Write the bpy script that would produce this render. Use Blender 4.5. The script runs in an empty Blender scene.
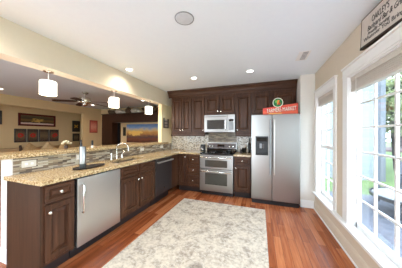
import bpy, bmesh, math, random
from mathutils import Vector, Matrix
R = random.Random(7)
C = bpy.context.scene.collection
SC = bpy.context.scene
PI = math.pi

# ---------------------------------------------------------------- camera
cam_d = bpy.data.cameras.new('camera'); cam = bpy.data.objects.new('camera', cam_d); C.objects.link(cam)
cam_d.sensor_width = 36.0; cam_d.lens = 14.93; cam_d.clip_start = 0.02; cam_d.clip_end = 300
yaw, pitch, roll = math.radians(19.498), math.radians(0.126), math.radians(0.214)
def cam_dir(x, y, z):
    v = Vector((x*math.cos(roll) - z*math.sin(roll), y, x*math.sin(roll) + z*math.cos(roll)))
    v = Vector((v.x, v.y*math.cos(pitch) - v.z*math.sin(pitch), v.y*math.sin(pitch) + v.z*math.cos(pitch)))
    return Vector((v.x*math.cos(yaw) - v.y*math.sin(yaw), v.x*math.sin(yaw) + v.y*math.cos(yaw), v.z))
rx, fw, up = cam_dir(1, 0, 0), cam_dir(0, 1, 0), cam_dir(0, 0, 1)
cam.matrix_world = Matrix(((rx.x, up.x, -fw.x, 0), (rx.y, up.y, -fw.y, 0), (rx.z, up.z, -fw.z, 1.32), (0, 0, 0, 1)))
SC.camera = cam

# ---------------------------------------------------------------- world, sun, exposure
SKY_STRENGTH = 9.6
CAN_POWER = 14.0
PENDANT_POWER = 5.0
SC.view_settings.view_transform = 'Standard'; SC.view_settings.look = 'None'
SC.view_settings.gamma = 1.0; SC.view_settings.exposure = 0.37; SC.view_settings.use_curve_mapping = False
world = bpy.data.worlds.new('world'); SC.world = world; world.use_nodes = True
wn, wl = world.node_tree.nodes, world.node_tree.links
bgn = wn['Background']
wtc = wn.new('ShaderNodeTexCoord'); wsep = wn.new('ShaderNodeSeparateXYZ'); wramp = wn.new('ShaderNodeValToRGB')
wl.new(wtc.outputs['Generated'], wsep.inputs[0]); wl.new(wsep.outputs['Z'], wramp.inputs[0]); wl.new(wramp.outputs[0], bgn.inputs[0])
wramp.color_ramp.elements[0].position = 0.0; wramp.color_ramp.elements[0].color = (0.76, 0.89, 1.0, 1)
wramp.color_ramp.elements[1].position = 0.8; wramp.color_ramp.elements[1].color = (0.60, 0.77, 1.0, 1)
bgn.inputs[1].default_value = SKY_STRENGTH
sun_d = bpy.data.lights.new('sun', 'SUN'); sun_d.energy = 3.0; sun_d.angle = 0.05; sun_d.color = (1.0, 0.95, 0.86)
sun = bpy.data.objects.new('sun', sun_d); C.objects.link(sun)
sun.rotation_euler = Vector((0.62, 0.28, -0.73)).to_track_quat('-Z', 'Y').to_euler()

# ---------------------------------------------------------------- helpers
def s2l(r, g, b):
    f = lambda c: ((c/255+0.055)/1.055)**2.4 if c/255 > 0.04045 else c/255/12.92
    return (f(r), f(g), f(b), 1)

class MB:
    """collects shapes in one bmesh"""
    def __init__(s): s.bm = bmesh.new()
    def box(s, x0, y0, z0, x1, y1, z1, bev=0.0):
        if x1 < x0: x0, x1 = x1, x0
        if y1 < y0: y0, y1 = y1, y0
        if z1 < z0: z0, z1 = z1, z0
        v = [s.bm.verts.new(p) for p in ((x0,y0,z0),(x1,y0,z0),(x1,y1,z0),(x0,y1,z0),(x0,y0,z1),(x1,y0,z1),(x1,y1,z1),(x0,y1,z1))]
        fs = [s.bm.faces.new([v[i] for i in q]) for q in ((3,2,1,0),(4,5,6,7),(0,1,5,4),(1,2,6,5),(2,3,7,6),(3,0,4,7))]
        if bev > 0:
            es = list({e for f in fs for e in f.edges})
            bmesh.ops.bevel(s.bm, geom=es, offset=bev, segments=2, affect='EDGES', profile=0.6)
        return s
    def lathe(s, prof, c=(0,0,0), axis='Z', n=20, cap=True):
        """prof: list of (radius, height) along axis"""
        def P(r, h, a):
            u, w = r*math.cos(a), r*math.sin(a)
            return {'Z': (c[0]+u, c[1]+w, c[2]+h), 'Y': (c[0]+u, c[1]+h, c[2]+w), 'X': (c[0]+h, c[1]+u, c[2]+w)}[axis]
        rings = [[s.bm.verts.new(P(r, h, 2*PI*k/n)) for k in range(n)] for r, h in prof]
        for A, B in zip(rings, rings[1:]):
            for k in range(n): s.bm.faces.new((A[k], A[(k+1)%n], B[(k+1)%n], B[k]))
        if cap:
            s.bm.faces.new(rings[0]); s.bm.faces.new(rings[-1])
        return s
    def tube(s, pts, r, n=10, cap=True):
        pts = [Vector(p) for p in pts]; rr = r if isinstance(r, (list, tuple)) else [r]*len(pts)
        rings = []; u = None
        for i, p in enumerate(pts):
            t = (pts[min(i+1, len(pts)-1)] - pts[max(i-1, 0)]).normalized()
            if u is None:
                u = t.orthogonal().normalized()
            else:
                u = (u - t*u.dot(t)).normalized()
            w = t.cross(u)
            rings.append([s.bm.verts.new(p + (u*math.cos(2*PI*k/n) + w*math.sin(2*PI*k/n))*rr[i]) for k in range(n)])
        for A, B in zip(rings, rings[1:]):
            for k in range(n): s.bm.faces.new((A[k], A[(k+1)%n], B[(k+1)%n], B[k]))
        if cap: s.bm.faces.new(rings[0]); s.bm.faces.new(rings[-1])
        return s
    def rings(s, loops, cap=True):
        L = [[s.bm.verts.new(p) for p in lp] for lp in loops]; n = len(L[0])
        for A, B in zip(L, L[1:]):
            for k in range(n): s.bm.faces.new((A[k], A[(k+1)%n], B[(k+1)%n], B[k]))
        if cap: s.bm.faces.new(L[0]); s.bm.faces.new(L[-1])
        return s
    def panel(s, x0, z0, x1, z1, prof):
        """front-facing (-Y) panel: rectangular rings (inset, y) joined from the back to the centre"""
        return s.rings([[(x0+i, y, z0+i), (x1-i, y, z0+i), (x1-i, y, z1-i), (x0+i, y, z1-i)] for i, y in prof])
    def extrude_profile(s, prof, a, b, axis):
        """prof: 2D polygon swept between a and b along axis ('X': prof=(y,z); 'Y': prof=(x,z); 'Z': prof=(x,y))"""
        def P(q, t): return {'X': (t, q[0], q[1]), 'Y': (q[0], t, q[1]), 'Z': (q[0], q[1], t)}[axis]
        return s.rings([[P(q, a) for q in prof], [P(q, b) for q in prof]])
    def quad(s, a, b, c, d):
        s.bm.faces.new([s.bm.verts.new(p) for p in (a, b, c, d)]); return s
    def ball(s, c, r, sub=2, sc=(1,1,1), jit=0.0, rnd=R):
        res = bmesh.ops.create_icosphere(s.bm, subdivisions=sub, radius=1.0)
        for v in res['verts']:
            k = 1 + (rnd.random()-.5)*2*jit
            v.co = Vector((c[0]+v.co.x*r*sc[0]*k, c[1]+v.co.y*r*sc[1]*k, c[2]+v.co.z*r*sc[2]*k))
        return s

def build(name, mb, mat, parent=None, smooth=False, mat2=None):
    bm = mb.bm
    bmesh.ops.recalc_face_normals(bm, faces=bm.faces)
    me = bpy.data.meshes.new(name); bm.to_mesh(me); bm.free()
    me.materials.append(mat)
    if smooth:
        me.polygons.foreach_set('use_smooth', [True]*len(me.polygons))
        try: me.set_sharp_from_angle(angle=math.radians(40))
        except Exception: pass
    o = bpy.data.objects.new(name, me); C.objects.link(o)
    if parent: o.parent = parent
    return o
def thing(name, label, cat, loc=(0,0,0), rz=0.0, group=None):
    o = bpy.data.objects.new(name, None); C.objects.link(o); o.empty_display_size = 0.05
    o.location = loc; o.rotation_euler = (0, 0, rz); return tag(o, label, cat, group)
def tag(o, label, cat, group=None):
    o['label'] = label; o['category'] = cat
    if group: o['group'] = group
    return o
def struct(name, mb, mat, parent=None, smooth=False):
    o = build(name, mb, mat, parent, smooth)
    if not parent: o['kind'] = 'structure'
    return o
def struct_root(name, loc=(0,0,0)):
    o = bpy.data.objects.new(name, None); C.objects.link(o); o.location = loc; o['kind'] = 'structure'; return o
def text_mesh(name, body, size, mat, parent, M4, extrude=0.001, align='CENTER', width=None, shear=0.0):
    cu = bpy.data.curves.new('lettering', 'FONT'); cu.body = body; cu.size = size; cu.extrude = extrude; cu.align_x = align; cu.align_y = 'CENTER'; cu.shear = shear
    tmp = bpy.data.objects.new('lettering', cu); C.objects.link(tmp)
    bpy.context.view_layer.update()
    me = bpy.data.meshes.new_from_object(tmp.evaluated_get(bpy.context.evaluated_depsgraph_get()))
    bpy.data.objects.remove(tmp); bpy.data.curves.remove(cu)
    if width:
        xs = [v.co.x for v in me.vertices]; k = width/(max(xs)-min(xs))
        for v in me.vertices: v.co.x *= k
    me.transform(M4); me.materials.clear(); me.materials.append(mat)
    o = bpy.data.objects.new(name, me); C.objects.link(o); o.parent = parent; return o

# ---------------------------------------------------------------- materials
def newmat(name):
    m = bpy.data.materials.new(name); m.use_nodes = True
    nt = m.node_tree; return m, nt.nodes, nt.links, nt.nodes['Principled BSDF']
def N(nodes, typ, **kw):
    n = nodes.new(typ)
    for k, v in kw.items(): setattr(n, k, v)
    return n
def ramp(nodes, stops, interp='LINEAR'):
    n = nodes.new('ShaderNodeValToRGB'); cr = n.color_ramp; cr.interpolation = interp
    while len(cr.elements) < len(stops): cr.elements.new(0.5)
    for e, (p, c) in zip(cr.elements, stops): e.position = p; e.color = c
    return n
def plain(name, col, rough=0.5, metal=0.0, var=0.06, scale=20.0, bump=0.0, coat=0.0):
    """colour with a little procedural variation"""
    m, n, l, b = newmat(name)
    tc = N(n, 'ShaderNodeTexCoord'); nz = N(n, 'ShaderNodeTexNoise'); nz.inputs['Scale'].default_value = scale; nz.inputs['Detail'].default_value = 3
    l.new(tc.outputs['Object'], nz.inputs['Vector'])
    c = col; r = ramp(n, [(0.25, tuple(x*(1-var) for x in c[:3])+(1,)), (0.75, tuple(min(1, x*(1+var)) for x in c[:3])+(1,))])
    l.new(nz.outputs['Fac'], r.inputs[0]); l.new(r.outputs[0], b.inputs['Base Color'])
    b.inputs['Roughness'].default_value = rough; b.inputs['Metallic'].default_value = metal
    if coat: b.inputs['Coat Weight'].default_value = coat
    if bump:
        bp = N(n, 'ShaderNodeBump'); bp.inputs['Strength'].default_value = bump; bp.inputs['Distance'].default_value = 0.01
        l.new(nz.outputs['Fac'], bp.inputs['Height']); l.new(bp.outputs[0], b.inputs['Normal'])
    return m
def wood(name, c1, c2, rough=0.35, axis='Z', scale=1.0):
    m, n, l, b = newmat(name)
    tc = N(n, 'ShaderNodeTexCoord'); mp = N(n, 'ShaderNodeMapping')
    s = {'X': (2, 30, 30), 'Y': (30, 2, 30), 'Z': (30, 30, 2)}[axis]
    mp.inputs['Scale'].default_value = tuple(k*scale for k in s)
    nz = N(n, 'ShaderNodeTexNoise'); nz.inputs['Scale'].default_value = 1.0; nz.inputs['Detail'].default_value = 5; nz.inputs['Distortion'].default_value = 0.6
    r = ramp(n, [(0.3, c1), (0.7, c2)])
    l.new(tc.outputs['Object'], mp.inputs[0]); l.new(mp.outputs[0], nz.inputs['Vector']); l.new(nz.outputs['Fac'], r.inputs[0]); l.new(r.outputs[0], b.inputs['Base Color'])
    b.inputs['Roughness'].default_value = rough; b.inputs['Specular IOR Level'].default_value = 0.25
    return m
def steel(name, col=(0.355, 0.345, 0.33, 1), rough=0.3, axis='X'):
    m, n, l, b = newmat(name)
    tc = N(n, 'ShaderNodeTexCoord'); mp = N(n, 'ShaderNodeMapping')
    mp.inputs['Scale'].default_value = {'X': (1, 200, 200), 'Z': (200, 200, 1), 'Y': (200, 1, 200)}[axis]
    nz = N(n, 'ShaderNodeTexNoise'); nz.inputs['Scale'].default_value = 2.0; nz.inputs['Detail'].default_value = 2
    r = ramp(n, [(0.3, (rough*0.95,)*3+(1,)), (0.7, (rough*1.06,)*3+(1,))])
    l.new(tc.outputs['Object'], mp.inputs[0]); l.new(mp.outputs[0], nz.inputs['Vector']); l.new(nz.outputs['Fac'], r.inputs[0]); l.new(r.outputs[0], b.inputs['Roughness'])
    b.inputs['Base Color'].default_value = col; b.inputs['Metallic'].default_value = 1.0
    return m
def granite(name):
    m, n, l, b = newmat(name)
    tc = N(n, 'ShaderNodeTexCoord')
    a = N(n, 'ShaderNodeTexNoise'); a.inputs['Scale'].default_value = 62; a.inputs['Detail'].default_value = 6; a.inputs['Roughness'].default_value = 0.7
    ra = ramp(n, [(0.32, s2l(64, 48, 38)), (0.43, s2l(158, 126, 84)), (0.53, s2l(208, 180, 134)), (0.70, s2l(238, 222, 190))])
    v = N(n, 'ShaderNodeTexVoronoi'); v.inputs['Scale'].default_value = 120
    rv = ramp(n, [(0.0, (0, 0, 0, 1)), (0.16, (0, 0, 0, 1)), (0.24, (1, 1, 1, 1))])
    sp = N(n, 'ShaderNodeTexNoise'); sp.inputs['Scale'].default_value = 9
    rs = ramp(n, [(0.50, (0, 0, 0, 1)), (0.62, (1, 1, 1, 1))])
    mx = N(n, 'ShaderNodeMix', data_type='RGBA'); mul = N(n, 'ShaderNodeMath', operation='MULTIPLY'); inv = N(n, 'ShaderNodeMath', operation='SUBTRACT'); inv.inputs[0].default_value = 1
    for x in (a, v, sp): l.new(tc.outputs['Object'], x.inputs['Vector'])
    l.new(a.outputs['Fac'], ra.inputs[0]); l.new(v.outputs['Distance'], rv.inputs[0]); l.new(sp.outputs['Fac'], rs.inputs[0])
    l.new(rv.outputs[0], inv.inputs[1]); l.new(inv.outputs[0], mul.inputs[0]); l.new(rs.outputs[0], mul.inputs[1]); l.new(mul.outputs[0], mx.inputs['Factor'])
    l.new(ra.outputs[0], mx.inputs['A']); mx.inputs['B'].default_value = s2l(66, 50, 42); l.new(mx.outputs['Result'], b.inputs['Base Color'])
    b.inputs['Roughness'].default_value = 0.18
    return m
def tile(name, plane, cols, bw=0.10, bh=0.016, mortar=s2l(150, 140, 125), rough=0.2, off=0.5):
    """strip mosaic: brick texture over plane 'YZ' or 'XZ'"""
    m, n, l, b = newmat(name)
    tc = N(n, 'ShaderNodeTexCoord'); sx = N(n, 'ShaderNodeSeparateXYZ'); cx = N(n, 'ShaderNodeCombineXYZ')
    l.new(tc.outputs['Object'], sx.inputs[0]); l.new(sx.outputs['Y' if plane == 'YZ' else 'X'], cx.inputs['X']); l.new(sx.outputs['Z'], cx.inputs['Y'])
    br = N(n, 'ShaderNodeTexBrick'); br.offset = off; br.inputs['Scale'].default_value = 1.0
    br.inputs['Brick Width'].default_value = bw; br.inputs['Row Height'].default_value = bh; br.inputs['Mortar Size'].default_value = bh*0.07
    br.inputs['Color1'].default_value = (0, 0, 0, 1); br.inputs['Color2'].default_value = (1, 1, 1, 1); br.inputs['Mortar'].default_value = (0.5, 0.5, 0.5, 1)
    br.inputs['Bias'].default_value = 0.0
    l.new(cx.outputs[0], br.inputs['Vector'])
    r = ramp(n, [(i/len(cols), c) for i, c in enumerate(cols)], 'CONSTANT')
    mx = N(n, 'ShaderNodeMix', data_type='RGBA')
    l.new(br.outputs['Color'], r.inputs[0]); l.new(br.outputs['Fac'], mx.inputs['Factor']); l.new(r.outputs[0], mx.inputs['A']); mx.inputs['B'].default_value = mortar
    l.new(mx.outputs['Result'], b.inputs['Base Color']); b.inputs['Roughness'].default_value = rough
    return m
def planks(name):
    m, n, l, b = newmat(name)
    tc = N(n, 'ShaderNodeTexCoord'); sx = N(n, 'ShaderNodeSeparateXYZ'); cx = N(n, 'ShaderNodeCombineXYZ')
    l.new(tc.outputs['Object'], sx.inputs[0]); l.new(sx.outputs['Y'], cx.inputs['X']); l.new(sx.outputs['X'], cx.inputs['Y'])
    br = N(n, 'ShaderNodeTexBrick'); br.offset = 0.37; br.inputs['Scale'].default_value = 1.0
    br.inputs['Brick Width'].default_value = 0.9; br.inputs['Row Height'].default_value = 0.083; br.inputs['Mortar Size'].default_value = 0.0012
    br.inputs['Color1'].default_value = (0, 0, 0, 1); br.inputs['Color2'].default_value = (1, 1, 1, 1); br.inputs['Mortar'].default_value = (0.5, 0.5, 0.5, 1)
    l.new(cx.outputs[0], br.inputs['Vector'])
    mp = N(n, 'ShaderNodeMapping'); mp.inputs['Scale'].default_value = (40, 2.2, 1)
    nz = N(n, 'ShaderNodeTexNoise'); nz.inputs['Scale'].default_value = 1.0; nz.inputs['Detail'].default_value = 6; nz.inputs['Distortion'].default_value = 1.2
    l.new(tc.outputs['Object'], mp.inputs[0]); l.new(mp.outputs[0], nz.inputs['Vector'])
    ad = N(n, 'ShaderNodeMath', operation='MULTIPLY_ADD'); ad.inputs[1].default_value = 0.40
    ml = N(n, 'ShaderNodeMath', operation='MULTIPLY'); ml.inputs[1].default_value = 0.62
    l.new(nz.outputs['Fac'], ml.inputs[0]); l.new(br.outputs['Color'], ad.inputs[0]); l.new(ml.outputs[0], ad.inputs[2])
    r = ramp(n, [(0.12, s2l(92, 44, 22)), (0.45, s2l(156, 82, 44)), (0.8, s2l(204, 128, 80))])
    l.new(ad.outputs[0], r.inputs[0])
    mx = N(n, 'ShaderNodeMix', data_type='RGBA'); l.new(br.outputs['Fac'], mx.inputs['Factor']); l.new(r.outputs[0], mx.inputs['A']); mx.inputs['B'].default_value = s2l(70, 32, 20)
    l.new(mx.outputs['Result'], b.inputs['Base Color']); b.inputs['Roughness'].default_value = 0.24
    return m
def rug_mat(name):
    m, n, l, b = newmat(name)
    tc = N(n, 'ShaderNodeTexCoord')
    a = N(n, 'ShaderNodeTexNoise'); a.inputs['Scale'].default_value = 6.0; a.inputs['Detail'].default_value = 10; a.inputs['Roughness'].default_value = 0.86; a.inputs['Distortion'].default_value = 0.3
    ra = ramp(n, [(0.36, s2l(140, 126, 114)), (0.44, s2l(178, 165, 150)), (0.50, s2l(212, 200, 182)), (0.72, s2l(226, 215, 196))])
    c = N(n, 'ShaderNodeTexNoise'); c.inputs['Scale'].default_value = 30; c.inputs['Detail'].default_value = 5
    rc = ramp(n, [(0.35, s2l(206, 194, 182)), (0.60, s2l(255, 252, 246))])
    mx = N(n, 'ShaderNodeMix', data_type='RGBA', blend_type='MULTIPLY'); mx.inputs['Factor'].default_value = 0.6
    l.new(tc.outputs['Object'], a.inputs['Vector']); l.new(tc.outputs['Object'], c.inputs['Vector'])
    l.new(a.outputs['Fac'], ra.inputs[0]); l.new(c.outputs['Fac'], rc.inputs[0]); l.new(ra.outputs[0], mx.inputs['A']); l.new(rc.outputs[0], mx.inputs['B'])
    l.new(mx.outputs['Result'], b.inputs['Base Color']); b.inputs['Roughness'].default_value = 0.95
    bp = N(n, 'ShaderNodeBump'); bp.inputs['Strength'].default_value = 0.25; bp.inputs['Distance'].default_value = 0.004
    l.new(c.outputs['Fac'], bp.inputs['Height']); l.new(bp.outputs[0], b.inputs['Normal'])
    return m
def emit(name, col, strength):
    m, n, l, b = newmat(name)
    b.inputs['Base Color'].default_value = col; b.inputs['Emission Color'].default_value = col; b.inputs['Emission Strength'].default_value = strength
    b.inputs['Roughness'].default_value = 0.5
    return m
def glass(name, tint=(1, 1, 1, 1), gloss=0.07):
    m, n, l, b = newmat(name); n.remove(b)
    out = [x for x in n if x.type == 'OUTPUT_MATERIAL'][0]
    t = N(n, 'ShaderNodeBsdfTransparent'); t.inputs[0].default_value = tint
    g = N(n, 'ShaderNodeBsdfGlossy'); g.inputs['Roughness'].default_value = 0.03
    mx = N(n, 'ShaderNodeMixShader'); mx.inputs[0].default_value = gloss
    l.new(t.outputs[0], mx.inputs[1]); l.new(g.outputs[0], mx.inputs[2]); l.new(mx.outputs[0], out.inputs[0])
    return m
def picture(name, stops, axis='Z', blot=None, scale=6.0, warp=0.25):
    """painted picture: colour bands along the (0..1) generated axis, broken by noise, with optional blotches"""
    m, n, l, b = newmat(name)
    tc = N(n, 'ShaderNodeTexCoord'); sx = N(n, 'ShaderNodeSeparateXYZ'); l.new(tc.outputs['Generated'], sx.inputs[0])
    nz = N(n, 'ShaderNodeTexNoise'); nz.inputs['Scale'].default_value = scale; nz.inputs['Detail'].default_value = 5
    l.new(tc.outputs['Generated'], nz.inputs['Vector'])
    sb = N(n, 'ShaderNodeMath', operation='SUBTRACT'); sb.inputs[1].default_value = 0.5; l.new(nz.outputs['Fac'], sb.inputs[0])
    ma = N(n, 'ShaderNodeMath', operation='MULTIPLY_ADD'); ma.inputs[1].default_value = warp
    l.new(sb.outputs[0], ma.inputs[0]); l.new(sx.outputs[axis], ma.inputs[2])
    r = ramp(n, stops); l.new(ma.outputs[0], r.inputs[0]); col = r.outputs[0]
    if blot:
        bc, (cy, cz), rad = blot
        vm = N(n, 'ShaderNodeVectorMath', operation='DISTANCE'); cb = N(n, 'ShaderNodeCombineXYZ'); 
        l.new(sx.outputs['X'], cb.inputs['Y']); l.new(sx.outputs['Z'], cb.inputs['Z'])
        l.new(cb.outputs[0], vm.inputs[0]); vm.inputs[1].default_value = (0, cy, cz)
        a2 = N(n, 'ShaderNodeMath', operation='MULTIPLY_ADD'); a2.inputs[1].default_value = 0.7; l.new(sb.outputs[0], a2.inputs[0]); l.new(vm.outputs['Value'], a2.inputs[2])
        rr = ramp(n, [(rad*0.8, (1, 1, 1, 1)), (rad*1.1, (0, 0, 0, 1))]); l.new(a2.outputs[0], rr.inputs[0])
        mx = N(n, 'ShaderNodeMix', data_type='RGBA'); l.new(rr.outputs[0], mx.inputs['Factor']); l.new(col, mx.inputs['A']); mx.inputs['B'].default_value = bc; col = mx.outputs['Result']
    l.new(col, b.inputs['Base Color']); b.inputs['Roughness'].default_value = 0.5
    return m

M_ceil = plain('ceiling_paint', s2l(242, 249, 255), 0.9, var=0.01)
M_ceil_dim = plain('ceiling_paint_dimmed', s2l(212, 220, 222), 0.9, var=0.01)  # same ceiling, greyed in colour to carry the living room's dim light
M_wall = plain('beige_paint', s2l(214, 200, 180), 0.85, var=0.015)
M_pale_lit = plain('pale_lit_paint', s2l(224, 218, 208), 0.85, var=0.012)  # lightened colour holds the strong window light on the stub wall
M_cream_wash = plain('cream_paint_warm_lit', s2l(236, 224, 204), 0.85, var=0.012)  # header colour warmed to include the lamps' warm wash
M_yellow_lit = plain('yellow_paint_lit', s2l(250, 230, 188), 0.85, var=0.012)  # column's own yellow, lightened for lamp light on its kitchen face
M_tan = plain('tan_paint', s2l(212, 186, 142), 0.85, var=0.02)
M_white = plain('white_trim_paint', s2l(240, 239, 236), 0.45, var=0.01)
M_cab = wood('espresso_wood', s2l(58, 35, 23), s2l(90, 58, 39), 0.36)
M_cabx = wood('espresso_wood_rail', s2l(58, 35, 23), s2l(90, 58, 39), 0.36, 'X')
M_end = wood('end_panel_veneer', s2l(58, 40, 28), s2l(74, 52, 38), 0.4)
M_toe = plain('toe_kick_dark', s2l(38, 24, 20), 0.6)
M_floor = planks('cherry_planks')
M_rug = rug_mat('distressed_rug')
M_rugedge = plain('rug_binding', s2l(205, 196, 184), 0.95)
M_gran = granite('gold_granite')
M_tile = tile('strip_mosaic', 'YZ', [s2l(122, 106, 90), s2l(188, 174, 150), s2l(154, 142, 124), s2l(102, 88, 74), s2l(178, 160, 132), s2l(140, 120, 96), s2l(204, 194, 172), s2l(164, 146, 120)], 0.10, 0.0165, s2l(120, 108, 94))
M_tileb = tile('small_mosaic', 'XZ', [s2l(222, 214, 198), s2l(176, 164, 146), s2l(238, 232, 220), s2l(136, 122, 104), s2l(206, 190, 162), s2l(230, 222, 206)], 0.028, 0.018, s2l(196, 188, 174))
M_tiler = tile('range_mosaic', 'XZ', [s2l(120, 108, 90), s2l(150, 134, 108), s2l(104, 94, 80), s2l(168, 150, 124), s2l(134, 122, 104)], 0.10, 0.017)
M_steel = steel('brushed_steel')
M_steelz = steel('brushed_steel_vertical', (0.62, 0.60, 0.57, 1), 0.34, axis='Z')
M_satin = plain('satin_steel', (0.8, 0.78, 0.76, 1), 0.42, 1.0, var=0.02)
M_chrome = plain('chrome', (0.8, 0.79, 0.76, 1), 0.14, 1.0, var=0.02)
M_nickel = plain('brushed_nickel', (0.78, 0.75, 0.68, 1), 0.25, 1.0, var=0.02)
M_black = plain('black_plastic', s2l(22, 22, 24), 0.35)
M_gloss = plain('black_glass', s2l(14, 14, 16), 0.08)
M_dark = plain('black_steel', s2l(84, 76, 74), 0.32, 0.7)
M_grey = plain('grey_plastic', s2l(150, 152, 155), 0.6)
M_ovglass = plain('oven_window_glass', s2l(70, 68, 62), 0.07)
M_mwglass = plain('microwave_window', s2l(64, 62, 60), 0.15)
M_plate = plain('outlet_plastic', s2l(222, 214, 200), 0.4)
M_glass = glass('window_glass', (0.86, 0.86, 0.86, 1))
M_blind = plain('blind_fabric', s2l(208, 200, 190), 0.8, var=0.05, scale=60)
M_shade = emit('pendant_shade_glow', (1.0, 0.93, 0.80, 1), 2.2)
M_canlens = emit('recessed_lens_glow', (1.0, 0.96, 0.9, 1), 9.0)
M_bulb = emit('fan_bulb_glow', (1.0, 0.9, 0.72, 1), 8.0)

# ================================================================ STRUCTURE
CH = 2.42
XR, XL = 0.93, -2.32          # right wall, peninsula wall plane
YB = 4.12                     # kitchen back wall
LX, LY = -6.72, 5.55          # living room far walls
struct('floor', MB().box(-9.5, -1.6, -0.1, XR, 6.2, 0.0), M_floor)
struct('ceiling_living', MB().box(-9.5, -1.6, CH, -2.49, 6.2, CH + 0.12), M_ceil_dim)
struct('ceiling', MB().box(-2.49, -1.6, CH, XR + 0.2, 6.2, CH + 0.12), M_ceil)
struct('wall_back', MB().box(-2.5, YB, 0, XR + 0.2, YB + 0.12, CH), M_wall)
struct('wall_stub', MB().box(0.70, 3.50, 0, XR, YB, CH), M_pale_lit)
# right wall with two window openings and an added unseen one for side light
W1 = (2.67, 3.37, 0.30, 1.96); W2 = (0.413, 2.287, 0.30, 1.96); W3_ADDED = (-1.40, 0.22, 0.30, 1.96)
m = MB()
WT = 0.105
m.box(XR, -1.6, 0, XR+WT, YB, 0.30); m.box(XR, -1.6, 1.96, XR+WT, YB, CH)
m.box(XR, W1[1], 0.30, XR+WT, YB, 1.96); m.box(XR, W2[1], 0.30, XR+WT, W1[0], 1.96); m.box(XR, W3_ADDED[1], 0.30, XR+WT, W2[0], 1.96); m.box(XR, -1.6, 0.30, XR+WT, W3_ADDED[0], 1.96)
struct('wall_right', m, M_wall)
# peninsula half wall, column, header
struct('wall_half', MB().box(-2.56, 0.95, 0, XL-0.035, YB, 1.07), M_pale_lit)
struct('wall_column', MB().box(-2.42, 3.60, 1.07, XL, YB + 0.0, 2.08), M_yellow_lit)
struct('wall_header', MB().box(-2.49, -1.6, 2.08, XL+0.02, YB + 0.0, CH), M_cream_wash)
struct('trim_1', MB().box(XL-0.035, 0.955, 0.905, XL-0.025, YB, 1.07), M_tile)
struct('trim_2', MB().box(XL, YB-0.012, 0.905, -1.25, YB, 1.42), M_tileb)
struct('trim_3', MB().box(-1.25, YB-0.014, 0.8, -0.53, YB, 1.42), M_tiler)
struct('trim_4', MB().box(-0.53, YB-0.012, 0.905, -0.16, YB, 1.42), M_tileb)
# living room walls
m = MB()
m.box(LX-0.12, 4.74, 0, LX, LY, CH); m.box(LX-0.12, -1.6, 2.14, LX, 4.74, CH)
struct('wall_living', m, M_tan)
struct('wall_recess', MB().box(-7.72, -1.6, 0, -7.6, 5.6, CH), M_tan)
struct('wall_recess_side', MB().box(-7.6, 5.3, 0, LX-0.12, 5.4, CH), M_tan)
struct('wall_far', MB().box(LX-0.12, LY, 0, -2.3, LY+0.12, CH), M_tan)
struct('wall_near_blocker', MB().box(-9.5, -1.72, 0, -4.5, -1.6, CH), M_tan)  # unseen wall added to block fill light from the living room
struct('wall_near_right_blocker', MB().box(-0.4, -1.72, 0, XR, -1.6, CH).box(-3.1, -1.72, 0, -1.25, -1.6, CH), M_wall)  # unseen wall pieces added to shape sky fill and steel reflections
struct('wall_passage', MB().box(-2.5, YB+0.12, 0, -2.38, LY, CH), M_tan)
# baseboards
def baseprof(x, d): return [(x, 0), (x+d*0.016, 0), (x+d*0.016, 0.10), (x+d*0.010, 0.125), (x, 0.135)]
struct('baseboard_right', MB().extrude_profile(baseprof(XR, -1), -1.6, 3.50, 'Y'), M_wall)
struct('trim_5', MB().box(XR-0.028, -1.6, 0, XR-0.016, 3.48, 0.018), M_white)
struct('baseboard_stub', MB().extrude_profile([(3.50, 0), (3.484, 0), (3.484, 0.10), (3.49, 0.125), (3.50, 0.135)], 0.70, XR-0.016, 'X'), M_white)
struct('baseboard_left', MB().extrude_profile([(0.95, 0), (0.934, 0), (0.934, 0.10), (0.94, 0.125), (0.95, 0.135)], -2.56, XL-0.036, 'X'), M_white)

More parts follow.
